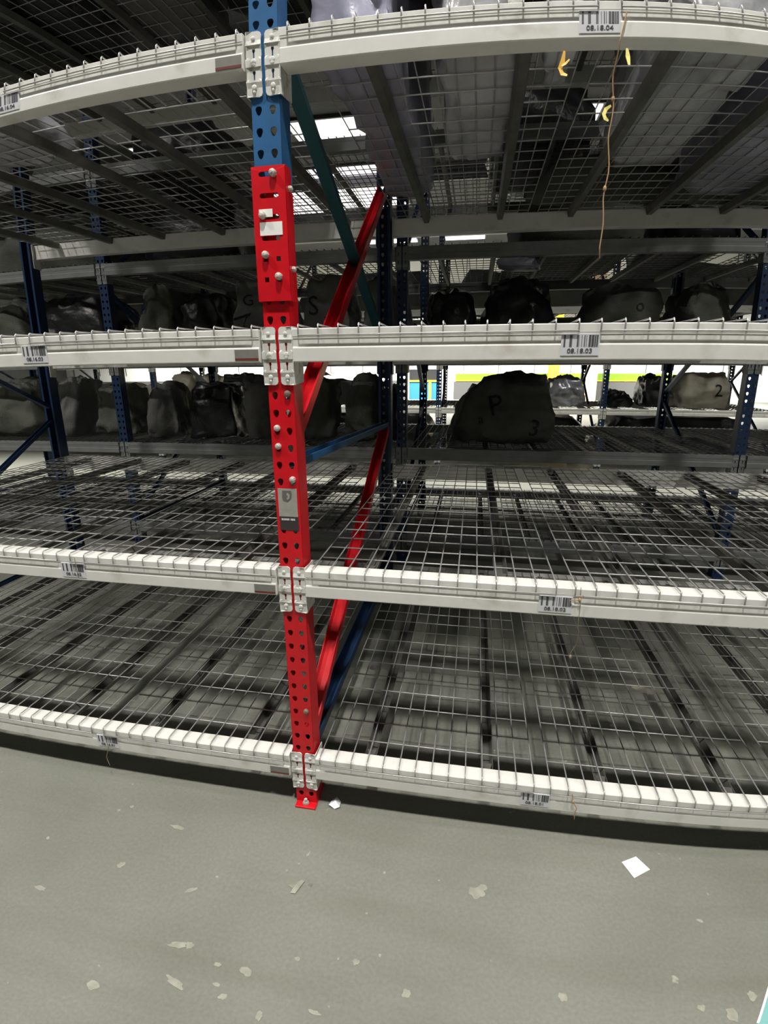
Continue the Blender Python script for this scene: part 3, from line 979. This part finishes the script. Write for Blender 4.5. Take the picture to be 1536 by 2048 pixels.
# overhead shelves; most near rack loads added to block lamp light, largely unseen
Z5 = ZT[5]
for (a, b, y0_, y1_, z_, h_, m_, lb) in [
        (-2.30, -1.62, .12, 1.68, Z4, .5, 'sack', 'dark light-blocking sack added on the overhead shelf at the far left'),
        (-1.58, -1.12, .12, 1.68, Z4, .5, 'blackbag', 'black light-blocking bag added on the overhead shelf above the left barcode label'),
        (-1.05, -.60, .12, 1.30, Z4, .5, 'sack2', 'grey sack on the overhead shelf upper left, its base pressed on the mesh'),
        (-.56, -.07, .12, 1.68, Z4, .5, 'blackbag', 'black light-blocking bag added on the overhead shelf just left of the blue post'),
        (.08, 1.2, .12, 1.68, Z4, .5, 'sack', 'dark light-blocking sack added on the overhead shelf right of the blue post'),
        (1.25, 2.3, .12, 1.68, Z4, .5, 'sack', 'dark light-blocking sack added on the overhead shelf at the right edge'),
        (-2.3, -.1, .12, 1.68, Z5, .62, 'sack', 'wide dark light-blocking load on the added near shelf, left bay'),
        (.1, 2.3, .12, 1.68, Z5, .62, 'sack', 'wide dark light-blocking load on the added near shelf, right bay'),
        (-4.6, -3.3, 2.6, 4.1, Z4, .5, 'sack', 'dark load on the overhead shelf of the second rack, far left'),
        (-3.2, -2.55, 2.6, 4.1, Z4, .5, 'sack', 'dark load on the overhead shelf of the second rack beside the left upright'),
        (-2.3, -1.5, 2.6, 4.1, Z4, .5, 'blackbag', 'black load on the overhead shelf of the second rack, left bay'),
        (.55, 1.35, 2.65, 4.1, Z4, .5, 'blackbag', 'dark load on the overhead shelf of the second rack above the lilac bundle'),
        (1.45, 2.35, 2.6, 4.1, Z4, .5, 'sack', 'dark load on the overhead shelf of the second rack, right bay end'),
        (2.55, 4.6, 2.6, 4.1, Z4, .5, 'sack', 'dark load on the overhead shelf of the second rack, far right'),
        (-3.9, -2.55, 2.6, 4.1, Z3, .5, 'sack', 'dark load on the top shelf of the second rack, far left bay'),
        (-2.3, -1.3, 2.6, 4.1, Z3, .55, 'blackbag', 'black load on the top shelf of the second rack, left bay'),
        (.75, 1.75, 2.6, 4.1, Z3, .5, 'sack', 'dark load on the top shelf of the second rack, right of middle'),
        (1.8, 2.35, 2.6, 4.1, Z3, .5, 'blackbag', 'black load on the top shelf of the second rack, right bay end')]:
    sack('filled_sack', lb, 'sack', a, b, y0_, y1_, z_, z_ + h_, m_, int(abs(a) * 13 + z_ * 7), n=9, rnd=.3, group='sacks on the upper shelves')

# ---------------------------------------------------------------- strings and ribbons


def string(name, label, pts, r, m, cat='string', knots=()):
    g = MB()
    P = [Vector(p) for p in pts]
    out = []
    for i in range(len(P) - 1):
        for s_ in range(5):
            q = P[i].lerp(P[i + 1], s_ / 5)
            out.append(q + Vector((.0022 * math.sin(17 * q.z * 3), 0, 0)))
    out.append(P[-1])
    g.tube(out, r, 6)
    o = g.build(name, M[m], smooth=True)
    tag(o, label, cat)
    for kx in knots:
        g = MB()
        k = Vector(kx)
        g.tube([k + Vector((0, 0, .007)), k + Vector((0, 0, .003)), k - Vector((0, 0, .003)), k - Vector((0, 0, .007))], [.0015, .0042, .0042, .0015], 7)
        g.build('knot', M[m], o, smooth=True)
    return o


string('hanging_string', 'long tan string hanging from the top shelf beam', [(.862, -.0265, 2.332), (.856, -.0265, 2.30), (.842, -.026, 2.26), (.838, .0, 2.20), (.84, .01, 2.14), (.836, .01, 2.07), (.838, .012, 1.99), (.834, .012, 1.93), (.835, .012, 1.80)], .0016, 'string', knots=[(.84, .01, 2.15), (.834, .012, 1.955)])
string('hanging_string', 'thin string hanging below the second shelf beam on the right', [(.866, -.028, .945), (.864, -.028, .905), (.868, -.026, .86), (.873, -.02, .80), (.872, .0, .74), (.862, .01, .70), (.868, .01, .69)], .0010, 'string2', knots=[(.864, .008, .70)])
string('tied_string', 'short tan string tied on the second shelf beam by the barcode', [(.872, -.029, .922), (.864, -.029, .906), (.852, -.029, .904), (.838, -.029, .903)], .0014, 'string', knots=[(.864, -.029, .906)])
string('hanging_string', 'rust-tan string over the lowest shelf beam on the right', [(.915, -.03, .225), (.918, -.03, .19), (.93, -.03, .165), (.926, -.03, .14), (.93, -.03, .118)], .0014, 'string', knots=[(.918, -.03, .19)])
string('hanging_string', 'tan string over the lowest shelf beam on the left', [(-.79, -.028, .222), (-.786, -.028, .15), (-.80, -.028, .10), (-.795, -.028, .06)], .0012, 'string2')
string('hanging_string', 'faint tan string over the second shelf beam on the left', [(-.765, -.028, .935), (-.768, -.028, .90), (-.765, -.028, .86)], .0012, 'string2')


def ribbon(label, pts, w_, m, tilt=0.3):
    g = MB()
    P = [Vector(p) for p in pts]
    L = []
    for i, p in enumerate(P):
        a = P[max(i - 1, 0)]; b = P[min(i + 1, len(P) - 1)]
        d = (b - a).normalized()
        u = d.cross(Vector((0, 1, 0))).normalized()
        ww = w_ * (1 - .5 * (i in (0, len(P) - 1)))
        L.append((p - u * ww / 2, p + u * ww / 2 + Vector((0, tilt * ww, 0))))
    vs = []
    for a, b in L:
        vs += [a, b, b + Vector((0, .0012, 0)), a + Vector((0, .0012, 0))]
    fs = []
    for i in range(len(P) - 1):
        q = 4 * i
        for k in range(4):
            fs.append((q + k, q + (k + 1) % 4, q + 4 + (k + 1) % 4, q + 4 + k))
    fs += [(0, 3, 2, 1), tuple(4 * (len(P) - 1) + k for k in range(4))]
    g.add(vs, fs)
    tag(g.build('knotted_ribbon', M[m]), label, 'ribbon')


ribbon('orange-yellow knotted ribbon under the top beam, left of the string', [(.722, -.024, 2.243), (.719, -.025, 2.222), (.713, -.026, 2.205), (.718, -.027, 2.192), (.729, -.027, 2.188)], .010, 'ribbon')
ribbon('orange-yellow ribbon tail sticking out right of the knot', [(.716, -.028, 2.208), (.724, -.028, 2.213), (.733, -.028, 2.222)], .006, 'ribbon')
ribbon('pale yellow ribbon under the top beam, right of the string', [(.861, -.024, 2.246), (.863, -.025, 2.228), (.866, -.026, 2.208)], .011, 'ribbon2')
ribbon('yellow curled ribbon tied halfway up the long string', [(.836, .008, 2.135), (.824, .004, 2.126), (.819, .0, 2.113), (.823, .0, 2.104), (.831, .004, 2.100)], .009, 'ribbon2')


# ---------------------------------------------------------------- litter
def scrap(label, x, y, z, poly, m='paper', h=.004, name='paper_scrap', fold=.01):
    g = MB()
    rr = random.Random(int(x * 1000) + 5)
    n = len(poly)
    cx = sum(p[0] for p in poly) / n
    cy = sum(p[1] for p in poly) / n
    vs = [(cx, cy, fold)] + [(a, b, h * rr.random() + .0004) for a, b in poly]
    vs += [(a, b, c - .0008) for a, b, c in vs]
    k = n + 1
    fs = [(0, i + 1, (i + 1) % n + 1) for i in range(n)] + [(k, k + (i + 1) % n + 1, k + i + 1) for i in range(n)]
    fs += [(i + 1, k + i + 1, k + (i + 1) % n + 1, (i + 1) % n + 1) for i in range(n)]
    g.add(vs, fs)
    tag(g.build(name, M[m], loc=(x, y, z + .001)), label, 'litter')


g = MB()
g.extr([(1.087, -.072), (1.139, -.045), (1.172, -.090), (1.113, -.127)], .0012, lambda a, b, d: (a, b, .0012 + d))
tag(g.build('paper_card', M['paper']), 'clean white square card lying on the floor to the right', 'litter')
scrap('torn pale paper scrap on the floor in front of the red post', .068, -.318, 0, [(-.028, .0), (-.01, .012), (.01, .025), (.02, .022), (.012, .0), (.004, -.022), (-.012, -.024), (-.012, -.006)], 'chip')
scrap('small pale crumb beside the torn scrap on the floor', .108, -.305, 0, [(-.006, 0), (0, .006), (.007, .003), (.004, -.005)], 'chip')
scrap('crumpled clear plastic beside the foot of the red post', .105, .005, 0, [(-.02, -.01), (-.015, .02), (0, .03), (.018, .018), (.02, -.008), (.004, -.018)], 'label', .012, fold=.016, name='plastic_scrap')
scrap('small crumpled paper lying on the lowest shelf behind the red post', .15, .788 - .25, ZT[0] + .008, [(-.02, -.01), (-.016, .014), (.0, .02), (.018, .012), (.018, -.010), (.0, -.016)], 'film2', .014, fold=.024, name='plastic_scrap')
scrap('crumpled grey paper lying on the lowest shelf to the right', 1.30, .551, ZT[0] + .008, [(-.045, .03), (-.02, .035), (.03, .012), (.05, .005), (.03, -.02), (.0, -.03), (-.02, -.01)], 'beige', .012, fold=.022)
scrap('white crumpled wrapper on the top beam beside the black gap', .615, -.0, ZT[3] + .012, [(-.02, -.004), (-.018, .018), (.012, .018), (.02, -.002)], 'paper', .010, fold=.014, name='plastic_scrap')
scrap('torn white paper caught behind the third shelf beam by the post', -.72, YB0 + .45, 1.469, [(-.05, -.02), (-.04, .03), (0, .04), (.05, .02), (.03, -.03), (0, -.02)], 'paper', .02, fold=.04)
